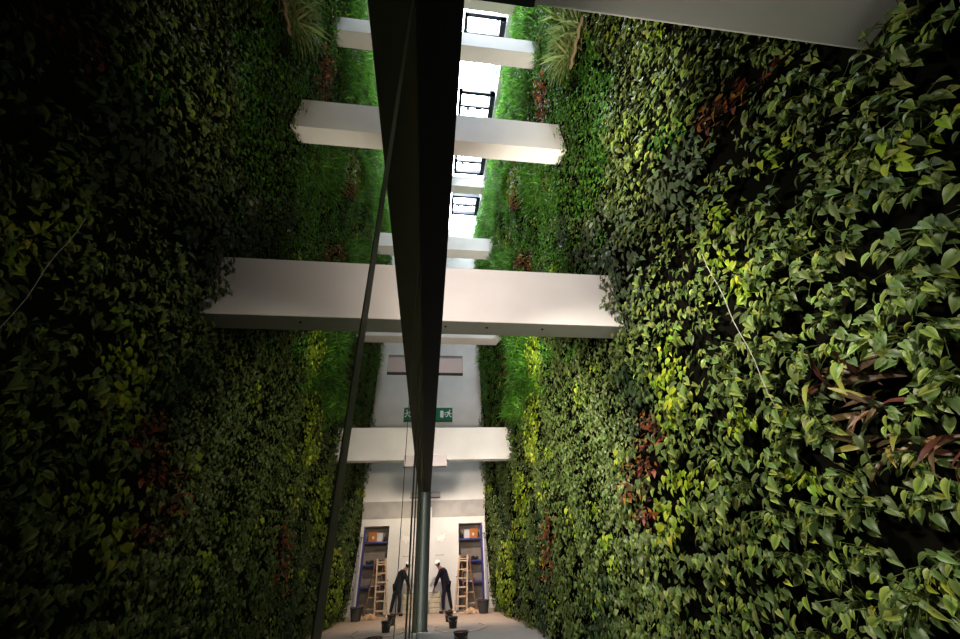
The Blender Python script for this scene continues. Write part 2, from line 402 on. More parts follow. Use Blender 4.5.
for k, (y0, y1, z0, z1, lab) in enumerate(BEAMS):
    bm = B(0, WALL_X+0.1-GLASS_X, 0, y1-y0, 0, z1-z0, 0.012)
    if k == 1:
        o = empty('crossbeam', (GLASS_X, y0, z0))
        obj('beam_body', bm, M['beam'], o)
        for x in (0.3, 0.95, 1.85):
            pb = bmesh.new(); lathe(pb, [(0.022, -0.006), (0.022, 0.004)], 12)
            obj('ceiling_plug', pb, M['dark_box'], o, loc=(x, 0.16, -0.001))
    else:
        o = obj('crossbeam', bm, M['beam']); o.location = (GLASS_X, y0, z0)
    tag(o, lab, 'beam', 'crossbeams over the corridor')

# ------------------------------------------------------------------ exit sign
sg = empty('exit_sign', (0.12, END_Y-0.05, 7.6))
tag(sg, 'green emergency exit sign with a white running figure, high on the end wall', 'sign')
obj('sign_board', B(0, 0.98, 0, 0.05, 0, 0.67, 0.005), M['sign_green'], sg)
bm = bmesh.new()
def quad2(bm, pts, y=-0.004, t=0.004):
    f = [bm.verts.new((x, y, z)) for x, z in pts]; g = [bm.verts.new((x, y+t, z)) for x, z in pts]
    bm.faces.new(f); bm.faces.new(g[::-1])
    n = len(pts)
    for i in range(n): bm.faces.new((f[i], f[(i+1) % n], g[(i+1) % n], g[i]))
quad2(bm, [(0.36, 0.18), (0.50, 0.14), (0.53, 0.18), (0.53, 0.48), (0.48, 0.52), (0.36, 0.50)])
obj('door_symbol', bm, M['sign_white'], sg)
bm = bmesh.new()
quad2(bm, [(0.565, 0.38), (0.655, 0.38), (0.655, 0.42), (0.565, 0.42)])
quad2(bm, [(0.565, 0.29), (0.655, 0.29), (0.655, 0.33), (0.565, 0.33)])
obj('dash_symbol', bm, M['sign_white'], sg)
bm = bmesh.new()
quad2(bm, [(0.80, 0.52), (0.83, 0.56), (0.87, 0.56), (0.88, 0.52), (0.85, 0.49), (0.82, 0.49)])
quad2(bm, [(0.74, 0.47), (0.84, 0.47), (0.83, 0.34), (0.77, 0.30), (0.73, 0.36)])
quad2(bm, [(0.82, 0.46), (0.88, 0.38), (0.94, 0.38), (0.94, 0.34), (0.86, 0.34), (0.80, 0.42)])
quad2(bm, [(0.75, 0.46), (0.69, 0.46), (0.67, 0.38), (0.70, 0.37), (0.72, 0.42), (0.76, 0.43)])
quad2(bm, [(0.78, 0.34), (0.83, 0.33), (0.88, 0.24), (0.94, 0.22), (0.93, 0.18), (0.86, 0.19)])
quad2(bm, [(0.73, 0.34), (0.78, 0.31), (0.72, 0.20), (0.64, 0.18), (0.63, 0.22), (0.70, 0.25)])
obj('running_figure', bm, M['sign_white'], sg)
obj('bottom_edge', B(0, 0.98, -0.006, 0.05, -0.05, -0.005), M['dark_box'], sg)

# ------------------------------------------------------------------ shelf recess
su = empty('shelving_unit', (NX0, END_Y, 0))
tag(su, 'tall blue edged shelving unit standing in the recess of the end wall', 'shelving')
W_ = NX1-NX0
obj('post', B(W_-0.09, W_-0.005, 0.02, 0.10, 0, 2.95, 0.006), M['blue_shelf'], su)
obj('post', B(0.005, 0.05, 0.05, 0.10, 0, 2.98, 0.006), M['dark_thing'], su)
for z in (2.46, 1.66, 0.92):
    obj('shelf', B(0.02, W_-0.02, 0.04, 0.55, z-0.065, z, 0.006), M['blue_shelf'], su)
fp = obj('leaning_frame', B(-0.035, 0.035, -0.05, 0.05, 0, 2.62, 0.006), M['post'])
fp.location = (2.50, END_Y-0.12, 0); fp.rotation_euler = (math.radians(-2.2), 0, 0)
tag(fp, 'pale grey upright post standing right of the shelf recess', 'post')

c = empty('cardboard_box', (2.03, END_Y+0.25, 2.46)); tag(c, 'orange-brown cardboard box on the top shelf', 'box')
obj('carton', B(-0.17, 0.19, -0.16, 0.16, 0, 0.36, 0.008), M['carton'], c)
obj('label_patch', B(-0.06, 0.03, -0.164, -0.159, 0.10, 0.20), M['white_box'], c)
c = empty('white_carton', (1.76, END_Y+0.25, 2.46)); tag(c, 'white carton on the top shelf beside the orange box', 'box')
obj('carton', B(-0.14, 0.10, -0.15, 0.15, 0, 0.30, 0.008), M['white_box'], c)
obj('lid', B(-0.145, 0.105, -0.155, 0.155, 0.30, 0.325, 0.004), M['white_box'], c)
bm = lathe(bmesh.new(), [(0.06, 0), (0.075, 0.02), (0.075, 0.13), (0.05, 0.17), (0.025, 0.18), (0.025, 0.23)], 14)
c = obj('dark_canister', bm, M['dark_thing'], smooth=True); c.location = (1.52, END_Y+0.2, 2.46)
tag(c, 'dark canister at the left end of the top shelf', 'canister')
rng0 = random.Random(5)
NEARS = ['leftmost of the dark clods on the middle shelf, above the ladder top', 'second dark clod from the left on the middle shelf, between the ladder rails',
         'middle one of the dark clods on the middle shelf', 'fourth dark clod from the left on the middle shelf', 'rightmost of the dark clods on the middle shelf']
for i, x in enumerate((1.47, 1.64, 1.80, 2.0, 2.15)):
    bm = bmesh.new(); bmesh.ops.create_icosphere(bm, subdivisions=3, radius=0.085)
    for v in bm.verts:
        n = 1 + 0.25*math.sin(9*v.co.x*10+i*3)*math.cos(8*v.co.z*10+i) + rng0.uniform(-.08, .08)
        v.co = Vector((v.co.x*n, v.co.y*n, max(-0.055, v.co.z*n*(0.8+0.12*i % 0.4))))
        v.co.z += 0.055
    o = obj('root_clod', bm, M['dark_thing'], smooth=True); o.location = (x, END_Y+0.22, 1.66)
    tag(o, NEARS[i], 'clod', 'dark clods on the middle shelf')

# torn sheet, scribbled line and small socket on the end wall
bm = bmesh.new()
g = [[bm.verts.new((0.36*i/6 + 0.02*math.sin(j*2+i), -0.012-0.02*abs(math.sin(i*1.7+j*1.1)), 0.28*j/4 + 0.05*math.sin(i*1.3) + 0.04*i/6)) for i in range(7)] for j in range(5)]
for j in range(4):
    for i in range(6):
        if (i, j) not in ((0, 3), (5, 0), (4, 0), (1, 3)): bm.faces.new((g[j][i], g[j][i+1], g[j+1][i+1], g[j+1][i]))
o = obj('torn_paper', bm, M['paper']); o.location = (0.44, END_Y-0.005, 2.34)
sm = o.modifiers.new('thickness', 'SOLIDIFY'); sm.thickness = 0.004
tag(o, 'crumpled white sheet stuck on the end wall above the worker', 'paper')
bm = bmesh.new()
for i, (a, b_) in enumerate(((0, .05), (.065, .10), (.12, .16), (.18, .20), (.22, .29), (.31, .35))):
    box(bm, a, b_, -0.004, 0.002, 0.0+0.004*(i % 2), 0.022)
o = obj('scribbled_line', bm, M['ink']); o.location = (0.40, END_Y, 1.87); tag(o, 'short grey scribbled line on the end wall above the white cap', 'marking')
so = empty('wall_socket', (1.27, END_Y, 1.10)); tag(so, 'small dark wall socket at the edge of the shelf recess', 'socket')
obj('plate', B(-0.045, 0.035, -0.015, 0.0, -0.04, 0.04, 0.003), M['paper'], so)
obj('outlet', B(-0.025, 0.02, -0.02, -0.014, -0.02, 0.02, 0.002), M['dark_thing'], so)

# ------------------------------------------------------------------ ladder
ld = empty('step_ladder', (0, 0, 0)); tag(ld, 'wooden A-frame step ladder standing in front of the shelf recess', 'ladder')
Fy, Ty, Ry = 17.85, 18.2, 18.55
def L3(a, b, t): return tuple(a[i]+(b[i]-a[i])*t for i in range(3))
FL0, FL1, FR0, FR1 = (1.13, Fy, 0), (1.38, Ty, 1.84), (1.60, Fy, 0), (1.70, Ty, 1.84)
RL0, RL1, RR0, RR1 = (1.62, Ry, 0), (1.44, Ty+.03, 1.80), (2.05, Ry, 0), (1.76, Ty+.03, 1.80)
def rail(a, b, w=0.028, d=0.04):
    bm = bmesh.new(); a = Vector(a); b = Vector(b); dv = (b-a); L = dv.length
    rot = dv.to_track_quat('Z', 'Y').to_matrix().to_4x4()
    box(bm, -w, w, -d, d, 0, L, 0.004, mat=Matrix.Translation(a) @ rot)
    return bm
obj('rail', rail(FL0, FL1), M['wood'], ld); obj('rail', rail(FR0, FR1), M['wood'], ld)
obj('rail', rail(RL0, RL1, .02, .028), M['wood_dark'], ld); obj('rail', rail(RR0, RR1, .02, .028), M['wood_dark'], ld)
for k in range(6):
    t = 0.10 + k*0.158
    a, b_ = Vector(L3(FL0, FL1, t)), Vector(L3(FR0, FR1, t))
    obj('rung', B(a.x-0.02, b_.x+0.02, a.y-0.05, a.y+0.05, a.z-0.02, a.z+0.028, 0.004), M['wood'], ld)
for k in range(4):
    t = 0.12 + k*0.2
    a, b_ = Vector(L3(RL0, RL1, t)), Vector(L3(RR0, RR1, t))
    obj('rear_rung', B(a.x-0.01, b_.x+0.01, a.y-0.02, a.y+0.02, a.z-0.018, a.z+0.018, 0.003), M['wood'], ld)
obj('top_step', B(1.34, 1.74, Ty-0.08, Ty+0.1, 1.70, 1.74, 0.005), M['wood'], ld)
for p in (FL0, FR0):
    obj('foot', B(p[0]-0.05, p[0]+0.05, p[1]-0.06, p[1]+0.05, 0, 0.045, 0.006), M['paper'], ld)

# ------------------------------------------------------------------ stacked blocks by the person
ROWS = ['lowest of the stacked cream blocks beside the worker', 'second from the floor of the stacked cream blocks', 'third from the floor of the stacked cream blocks', 'topmost of the stacked cream blocks, under the worker\'s hand']
for k in range(4):
    o = obj('stone_block', B(-0.21, 0.21, -0.15, 0.15, 0, 0.152, 0.022), M['cream'])
    o.location = (0.385+(0.012, -0.01, 0.006, 0.0)[k], 18.25, 0.16*k); o.rotation_euler = (0, 0, (0.03, -0.02, 0.015, -0.03)[k])
    tag(o, ROWS[k], 'block', 'cream blocks stacked by the end wall')
tr = empty('hand_trowel', (0.33, 18.15, 0.655)); tag(tr, 'dark flat trowel lying on the stacked cream blocks', 'trowel')
obj('blade', B(-0.17, 0.17, -0.05, 0.05, -0.012, 0.0, 0.002), M['dark_thing'], tr)
obj('handle', tube(bmesh.new(), [(-0.06, 0, 0.03), (0.06, 0, 0.03)], 0.014, 8), M['wood_dark'], tr)
obj('shank', B(-0.01, 0.01, -0.01, 0.01, -0.001, 0.03), M['dark_thing'], tr)

# ------------------------------------------------------------------ buckets
def bucket(name, x, y, r, h, lab, m, soil=True, handle=True):
    o = empty(name, (x, y, 0)); tag(o, lab, 'bucket', 'buckets on the floor')
    obj('shell', lathe(bmesh.new(), [(r*.02, 0.004), (r*.72, 0.0), (r*.97, h*.94), (r*1.06, h*.94), (r*1.06, h), (r*.93, h), (r*.88, h*.8), (r*.02, h*.8)], 24), m, o, smooth=False)
    if soil:
        bm = bmesh.new(); bmesh.ops.create_icosphere(bm, subdivisions=2, radius=1)
        for v in bm.verts: v.co = Vector((v.co.x*r*.8, v.co.y*r*.8, v.co.z*h*.18 + h*.86))
        obj('contents', bm, M['soil'], o, smooth=True)
    if handle:
        obj('handle', tube(bmesh.new(), [(r*1.04*math.cos(a), -r*0.5*math.sin(a)-r*.3, h*.9 - h*.28*math.sin(a)) for a in np.linspace(0, math.pi, 11)], 0.006, 6), M['wire'], o)
    return o
bucket('plastic_bucket', 0.80, 15.45, 0.145, 0.27, 'farthest of the three black buckets, nearest the worker', M['pot'])
bucket('plastic_bucket', 0.84, 14.0, 0.145, 0.26, 'black bucket of reddish soil between two other black buckets', M['pot'])
b3 = bucket('plastic_bucket', 0.84, 10.95, 0.17, 0.28, 'nearest black bucket, cut by the bottom edge of the picture', M['pot'])
bucket('plant_tub', 2.14, 17.1, 0.22, 0.40, 'wide dark grey tub at the foot of the green wall', M['planter'], True, False)

# straw heap and hose
bm = bmesh.new(); rr = random.Random(3)
for i in range(130):
    a = rr.uniform(0, 6.28); r = abs(rr.gauss(0, 0.17)); x, y = r*math.cos(a)*1.35, r*math.sin(a)
    hgt = max(0.012, 0.17*(1-r/0.42)) * rr.uniform(.3, 1)
    d = rr.uniform(0, 6.28); l = rr.uniform(.06, .16)
    tube(bm, [(x-l*math.cos(d), y-l*math.sin(d), max(.008, hgt-.03)), (x, y, hgt+.02), (x+l*math.cos(d), y+l*math.sin(d), max(.008, hgt-.04))], 0.008, 4)
o = obj('straw_heap', bm, M['straw']); o.location = (1.72, 17.35, 0)
tag(o, 'tangled heap of pale straw on the floor behind the ladder feet', 'straw', kind='stuff')
pts = [(0.55+0.75*math.cos(a)+0.5, 14.0+0.9*math.sin(a), 0.014) for a in np.linspace(2.7, 6.9, 40)]
o = obj('garden_hose', tube(bmesh.new(), pts, 0.014, 8), M['hose'], smooth=True)
tag(o, 'thin beige hose looped on the floor around the buckets', 'hose')

# ------------------------------------------------------------------ person
def skin(name, verts, edges, radii, m, parent=None, sub=2, root=0):
    me = bpy.data.meshes.new(name + '_skeleton'); me.from_pydata([tuple(v) for v in verts], edges, [])
    t = bpy.data.objects.new(name + '_skeleton', me); C.objects.link(t)
    s = t.modifiers.new('s', 'SKIN'); s.use_smooth_shade = True
    for i, r in enumerate(radii):
        sv = me.skin_vertices[0].data[i]
        sv.radius = r if isinstance(r, tuple) else (r, r); sv.use_root = (i == root)
    t.modifiers.new('u', 'SUBSURF').levels = sub; t.modifiers['u'].render_levels = sub
    dg = bpy.context.evaluated_depsgraph_get(); dg.update()
    mesh = bpy.data.meshes.new_from_object(t.evaluated_get(dg)); mesh.name = name
    bpy.data.objects.remove(t); bpy.data.meshes.remove(me)
    mesh.materials.clear(); mesh.materials.append(m)
    for p in mesh.polygons: p.use_smooth = True
    o = bpy.data.objects.new(name, mesh); C.objects.link(o)
    if parent: o.parent = parent
    return o

PX, PYY = 0.80, 18.0
ps = empty('person', (PX, PYY, 0))
tag(ps, 'person in dark clothes and a white cap bending to the left at the end wall', 'person')
J = dict(pelvis=(0.02, 0, 0.90), waist=(0.0, 0, 1.03), chest=(-0.11, 0, 1.25), neckb=(-0.22, 0, 1.42), neck=(-0.27, 0, 1.48), head=(-0.325, 0, 1.555), crown=(-0.36, 0, 1.62),
         shL=(-0.20, -0.19, 1.36), elL=(-0.34, -0.18, 1.09), wrL=(-0.44, -0.06, 0.82), haL=(-0.465, -0.02, 0.74),
         shR=(-0.16, 0.19, 1.36), elR=(-0.30, 0.22, 1.10), wrR=(-0.40, 0.14, 0.86), haR=(-0.43, 0.13, 0.79),
         hiL=(-0.03, -0.10, 0.86), knL=(-0.10, -0.12, 0.48), anL=(-0.09, -0.13, 0.09), toL=(-0.22, -0.14, 0.035),
         hiR=(0.07, 0.10, 0.86), knR=(0.16, 0.11, 0.48), anR=(0.24, 0.11, 0.09), toR=(0.12, 0.10, 0.035))
order = ['pelvis', 'waist', 'chest', 'neckb', 'neck', 'head', 'crown', 'shL', 'elL', 'wrL', 'haL', 'shR', 'elR', 'wrR', 'haR', 'hiL', 'knL', 'anL', 'toL', 'hiR', 'knR', 'anR', 'toR']
idx = {n: i for i, n in enumerate(order)}
E_ = [('pelvis', 'waist'), ('waist', 'chest'), ('chest', 'neckb'), ('neckb', 'neck'), ('neck', 'head'), ('head', 'crown'),
      ('neckb', 'shL'), ('shL', 'elL'), ('elL', 'wrL'), ('wrL', 'haL'), ('neckb', 'shR'), ('shR', 'elR'), ('elR', 'wrR'), ('wrR', 'haR'),
      ('pelvis', 'hiL'), ('hiL', 'knL'), ('knL', 'anL'), ('anL', 'toL'), ('pelvis', 'hiR'), ('hiR', 'knR'), ('knR', 'anR'), ('anR', 'toR')]
R_ = dict(pelvis=(.12, .13), waist=(.11, .125), chest=(.13, .15), neckb=(.075, .08), neck=.055, head=.082, crown=.068, shL=.062, elL=.045, wrL=.03, haL=.034,
          shR=.062, elR=.045, wrR=.03, haR=.034, hiL=.088, knL=.058, anL=.04, toL=.034, hiR=.088, knR=.058, anR=.04, toR=.034)
V_ = [J[n] for n in order]; ed = [(idx[a], idx[b_]) for a, b_ in E_]; rad = [R_[n] for n in order]
# nose, ears and fingers grow out of the same body
def add(frm, p, r):
    V_.append(p); rad.append(r); ed.append((frm if isinstance(frm, int) else idx[frm], len(V_)-1)); return len(V_)-1
add('head', (-0.415, 0, 1.535), .014)
for hand, s in (('haL', 1), ('haR', -1)):
    h = Vector(J[hand])
    for k in range(4):
        a = add(hand, tuple(h + Vector((-0.012+0.002*k, (k-1.5)*0.020, -0.05-0.004*(k in (1, 2))))), .010)
        add(a, tuple(h + Vector((0.006, (k-1.5)*0.021, -0.083-0.006*(k in (1, 2))))), .008)
    a = add(hand, tuple(h + Vector((-0.03, 0.035*s, -0.015))), .011); add(a, tuple(h + Vector((-0.035, 0.045*s, -0.048))), .009)
skin('body', V_, ed, rad, M['skin'], ps)
def sub_skin(name, names, edges, grow, m, sub=2):
    ii = {n: i for i, n in enumerate(names)}
    return skin(name, [J[n] for n in names], [(ii[a], ii[b_]) for a, b_ in edges],
                [tuple(x+grow for x in (R_[n] if isinstance(R_[n], tuple) else (R_[n],)*2)) for n in names], m, ps, sub)
J['wrL2'] = tuple(Vector(J['wrL']).lerp(Vector(J['elL']), .06)); J['wrR2'] = tuple(Vector(J['wrR']).lerp(Vector(J['elR']), .06)); R_['wrL2'] = R_['wrR2'] = .034
J['hem'] = (0.025, 0, 0.90); R_['hem'] = (.135, .145); J['belly'] = (-0.01, 0, 1.05); R_['belly'] = (.15, .155); J['breast'] = (-0.095, 0, 1.25); R_['breast'] = (.155, .17)
J['nape'] = (-0.205, 0, 1.40); R_['nape'] = (.085, .095)
sub_skin('jacket', ['belly', 'hem', 'breast', 'nape', 'shL', 'elL', 'wrL2', 'shR', 'elR', 'wrR2'],
         [('belly', 'hem'), ('belly', 'breast'), ('breast', 'nape'), ('nape', 'shL'), ('shL', 'elL'), ('elL', 'wrL2'), ('nape', 'shR'), ('shR', 'elR'), ('elR', 'wrR2')], .022, M['jacket'])
sub_skin('trousers', ['pelvis', 'hiL', 'knL', 'anL', 'hiR', 'knR', 'anR'],
         [('pelvis', 'hiL'), ('hiL', 'knL'), ('knL', 'anL'), ('pelvis', 'hiR'), ('hiR', 'knR'), ('knR', 'anR')], .018, M['trousers'])
for s in 'LR':
    a, t_ = Vector(J['an'+s]), Vector(J['to'+s])
    skin('shoe', [a+Vector((.03, 0, -.045)), t_+Vector((.03, 0, .012)), t_+Vector((-.035, 0, .008)), a+Vector((0, 0, .02))], [(0, 1), (1, 2), (0, 3)], [.05, .048, .04, .048], M['shoe'], ps)
Hc = Vector((-0.345, 0, 1.592)); tilt = Matrix.Rotation(math.radians(-28), 4, 'Y')
bm = bmesh.new(); bmesh.ops.create_uvsphere(bm, u_segments=20, v_segments=12, radius=0.116)
bmesh.ops.delete(bm, geom=[v for v in bm.verts if v.co.z < -0.012], context='VERTS')
bmesh.ops.transform(bm, matrix=Matrix.Translation(Hc) @ tilt @ Matrix.Diagonal((1.08, .92, 1.0, 1)), verts=bm.verts[:])
cp = obj('cap', bm, M['cap'], ps, smooth=True)
bm = bmesh.new(); bmesh.ops.create_uvsphere(bm, u_segments=20, v_segments=10, radius=0.07)
bmesh.ops.transform(bm, matrix=Matrix.Translation(Hc) @ tilt @ Matrix.Translation((-0.125, 0, 0.0)) @ Matrix.Diagonal((1, 1.1, .09, 1)), verts=bm.verts[:])
obj('brim', bm, M['cap'], cp, smooth=True)
bm = bmesh.new(); bmesh.ops.create_uvsphere(bm, u_segments=16, v_segments=10, radius=0.098)
bmesh.ops.delete(bm, geom=[v for v in bm.verts if v.co.x < -0.01], context='VERTS')
bmesh.ops.transform(bm, matrix=Matrix.Translation(Hc+Vector((0.012, 0, -0.03))), verts=bm.verts[:])
obj('hair', bm, M['hair'], ps, smooth=True)
bm = bmesh.new()
for s in (-1, 1):
    bmesh.ops.create_uvsphere(bm, u_segments=8, v_segments=6, radius=0.011, matrix=Matrix.Translation((-0.398, 0.032*s, 1.562)))
obj('eyes', bm, M['dark_thing'], ps, smooth=True)

# hanging wire on the green wall
o = obj('hanging_wire', tube(bmesh.new(), [(2.78, 2.63+0.012*math.sin(i*1.3), 4.22-1.68*i/12) for i in range(13)], 0.0032, 6), M['wire'], smooth=True)
tag(o, 'thin pale wire hanging straight down over the near leaves of the green wall', 'wire')
# ------------------------------------------------------------------ planting
# leaf outlines: (side, along, normal) with the stem end at the origin and length 1; edge weight for the paler margin
def heart(rows, fold=.10, curl=.28):
    V, W, Fc = [], [], []
    cs = [r[0] for r in rows]
    for i, (c, l, w) in enumerate(rows):
        V.append((0, c, -curl*c*c)); W.append(0.0)
        if w > 0:
            V.append((-w, l, fold*w*2-curl*l*abs(l)-.05*w)); W.append(1.0)
            V.append((w, l, fold*w*2-curl*l*abs(l)-.05*w)); W.append(1.0)
    for i in range(len(rows)-2):
        a, b = 3*i, 3*i+3
        Fc += [(a, b, b+1, a+1), (a, a+2, b+2, b)]
    a = 3*(len(rows)-2); t = a+3
    Fc += [(a, t, a+1), (a, a+2, t)]
    return np.array(V), np.array(W), Fc
T_HEART = heart([(.03, -.06, .18), (.12, .10, .26), (.34, .34, .295), (.60, .60, .23), (.84, .83, .10), (1, 1, 0)], .22, .42)
T_HEART_M = heart([(.03, -.04, .27), (.3, .3, .39), (.68, .66, .24), (1, 1, 0)], .16, .36)
T_HEART_F = heart([(.0, .08, .30), (.45, .42, .40), (1, 1, 0)])
T_OVAL = heart([(.0, .04, .06), (.25, .25, .23), (.55, .55, .25), (.82, .8, .13), (1, 1, 0)], .12, .35)
T_OVAL_M = heart([(.0, .05, .12), (.45, .45, .26), (1, 1, 0)], .12, .35)
T_BLADE = heart([(.0, .0, .012), (.25, .25, .03), (.5, .5, .034), (.75, .75, .025), (1, 1, 0)], .4, .75)
T_BLADE_M = heart([(.0, .0, .02), (.5, .5, .045), (1, 1, 0)], .3, .75)
T_STRAP = heart([(.0, .0, .05), (.25, .25, .075), (.5, .5, .085), (.75, .75, .06), (1, 1, 0)], .3, .55)

SPECIES = {
 # templates near/mid/far, leaves, length, (out0,out1), spread, tip=(out,down,rand), colours [(weight, inner, margin)]
 'pothos': dict(t=(T_HEART, T_HEART_M, T_HEART_F), n=25, L=.086, out=(.02, .27), sp=.125, tip=(.6, .7, .75),
    col=[(4, (.070, .115, .033), (.11, .155, .045)), (3, (.115, .165, .048), (.19, .24, .07)), (2.6, (.12, .185, .03), (.34, .39, .08)), (.2, (.36, .36, .03), (.40, .38, .05))]),
 'ivy': dict(t=(T_OVAL, T_HEART_M, T_HEART_F), n=40, L=.066, out=(.03, .20), sp=.14, tip=(.45, .8, .6),
    col=[(4, (.095, .132, .036), (.11, .15, .04)), (3, (.135, .195, .045), (.11, .16, .05)), (1, (.14, .20, .045), (.16, .22, .05)), (.6, (.035, .065, .025), (.04, .07, .025))]),
 'lime': dict(t=(T_HEART, T_HEART_M, T_HEART_F), n=24, L=.085, out=(.07, .24), sp=.13, tip=(.5, .7, .55),
    col=[(4, (.24, .34, .025), (.31, .40, .03)), (2.5, (.16, .27, .025), (.22, .33, .03)), (.8, (.36, .39, .03), (.40, .43, .035)), (1, (.10, .17, .03), (.14, .2, .03))]),
 'fern': dict(t=(T_BLADE, T_BLADE_M, T_BLADE_M), n=48, L=.30, out=(.0, .14), sp=.13, tip=(.75, -.1, .6),
    col=[(4, (.10, .29, .025), (.11, .31, .03)), (2, (.17, .40, .035), (.18, .42, .035)), (1.5, (.04, .11, .03), (.05, .12, .03))]),
 'red': dict(t=(T_OVAL, T_OVAL_M, T_OVAL_M), n=22, L=.10, out=(.05, .22), sp=.13, tip=(.7, .25, .6),
    col=[(2.2, (.28, .065, .03), (.32, .075, .03)), (2.4, (.12, .045, .035), (.13, .05, .035)), (1.2, (.30, .15, .03), (.33, .17, .03)), (2.5, (.07, .10, .03), (.08, .11, .03))]),
 'brom': dict(t=(T_STRAP, T_BLADE_M, T_BLADE_M), n=17, L=.22, out=(.02, .14), sp=.10, tip=(.7, .15, .9),
    col=[(3, (.085, .05, .028), (.10, .06, .03)), (1.6, (.22, .14, .07), (.25, .16, .08)), (.6, (.10, .03, .024), (.12, .035, .026)), (1.5, (.05, .07, .025), (.06, .08, .03)), (.8, (.26, .25, .05), (.3, .28, .05))]),
 'spider': dict(t=(T_BLADE, T_BLADE, T_BLADE_M), n=34, L=.55, out=(.0, .15), sp=.08, tip=(.75, -.15, .7),
    col=[(3, (.30, .40, .12), (.5, .55, .25)), (2, (.18, .30, .07), (.4, .47, .2))]),
 'silver': dict(t=(T_OVAL, T_OVAL_M, T_OVAL_M), n=26, L=.115, out=(.04, .20), sp=.14, tip=(.35, .9, .45),
    col=[(3, (.10, .14, .07), (.12, .16, .085)), (2, (.07, .105, .05), (.085, .12, .06)), (1, (.05, .09, .04), (.06, .1, .04))]),
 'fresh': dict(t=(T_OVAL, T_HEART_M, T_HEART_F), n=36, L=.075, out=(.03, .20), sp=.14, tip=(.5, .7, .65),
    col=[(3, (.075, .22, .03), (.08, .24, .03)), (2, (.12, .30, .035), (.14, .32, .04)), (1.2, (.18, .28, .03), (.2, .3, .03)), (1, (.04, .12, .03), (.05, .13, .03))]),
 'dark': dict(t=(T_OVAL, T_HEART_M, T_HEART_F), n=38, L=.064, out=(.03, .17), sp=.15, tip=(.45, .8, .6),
    col=[(4, (.028, .055, .022), (.03, .06, .022)), (2, (.05, .085, .03), (.055, .09, .03))]),  # darker greens than the other small-leaved plants
}
NAMES = {'pothos': 'pothos_vine', 'ivy': 'climbing_ivy', 'lime': 'lime_shrub', 'fern': 'fern_plant', 'red': 'croton_shrub', 'brom': 'bromeliad_plant', 'spider': 'spider_plant', 'silver': 'silver_shrub', 'dark': 'shade_shrub', 'fresh': 'fresh_shrub'}
LABELS = {
 'pothos': 'heart-leaved pothos plant with drooping green leaves on the near part of the green wall',
 'ivy': 'mid-green small-leaved climbing plant on the middle stretch of the green wall',
 'lime': 'yellow-green lime-leaved plant in a bright streak of the green wall',
 'fern': 'bright green fern with thin hanging fronds on the green wall',
 'red': 'croton plant with red and bronze leaves in a reddish patch of the green wall',
 'brom': 'brown drying bromeliad with strap leaves in the brown patch of the green wall',
 'spider': 'pale spiky spider plant hanging high on the green wall',
 'silver': 'grey-green plant with long drooping silvery leaves on the green wall',
 'fresh': 'vivid green small-leaved plant high up on the daylit part of the green wall',
 'dark': 'dark green plant with small leaves in a dark patch of the green wall'}
GROUPS = {k: v.replace('_', ' ') + 's on the green wall' for k, v in NAMES.items()}

def in_poly(Y, z, poly):
    inside = np.zeros(len(Y), bool); n = len(poly)
    for i in range(n):
        (x0, y0), (x1, y1) = poly[i], poly[(i+1) % n]
        if y0 == y1: continue
        c = ((y0 > z) != (y1 > z)) & (Y < (x1-x0)*(z-y0)/(y1-y0)+x0)
        inside ^= c
    return inside

def plant_leaves(sp, rng, size=1.0):
    s = SPECIES[sp]; n = s['n']
    out = rng.uniform(*s['out'], n)
    ay, az = rng.normal(0, s['sp']*.75, n), rng.normal(0, s['sp']*.5, n)
    base = np.stack([-out, ay, az + .03 - .25*out], 1)
    to, td, tr = s['tip']
    tip = np.stack([-to*rng.uniform(.4, 1.3, n), rng.normal(0, tr, n) + ay*2.0, -td*rng.uniform(.5, 1.3, n)], 1)
    if td < 0.3: tip[:, 2] += rng.normal(0, .35, n)
    tip /= np.linalg.norm(tip, axis=1)[:, None]
    nor = np.stack([-.78+rng.normal(0, .25, n), rng.normal(0, .42, n), .42+rng.normal(0, .28, n)], 1)
    nor -= tip*(nor*tip).sum(1)[:, None]; nor /= np.linalg.norm(nor, axis=1)[:, None]
    L = s['L']*rng.uniform(.62, 1.28, n)*size
    w = np.array([c[0] for c in s['col']]); ci = rng.choice(len(w), n, p=w/w.sum())
    j = rng.uniform(.78, 1.25, n)[:, None]; hue = 1 + rng.normal(0, .07, (n, 3))
    c0 = np.array([c[1] for c in s['col']])[ci]*j*hue; c1 = np.array([c[2] for c in s['col']])[ci]*j*hue
    return base, tip, nor, L, c0, c1

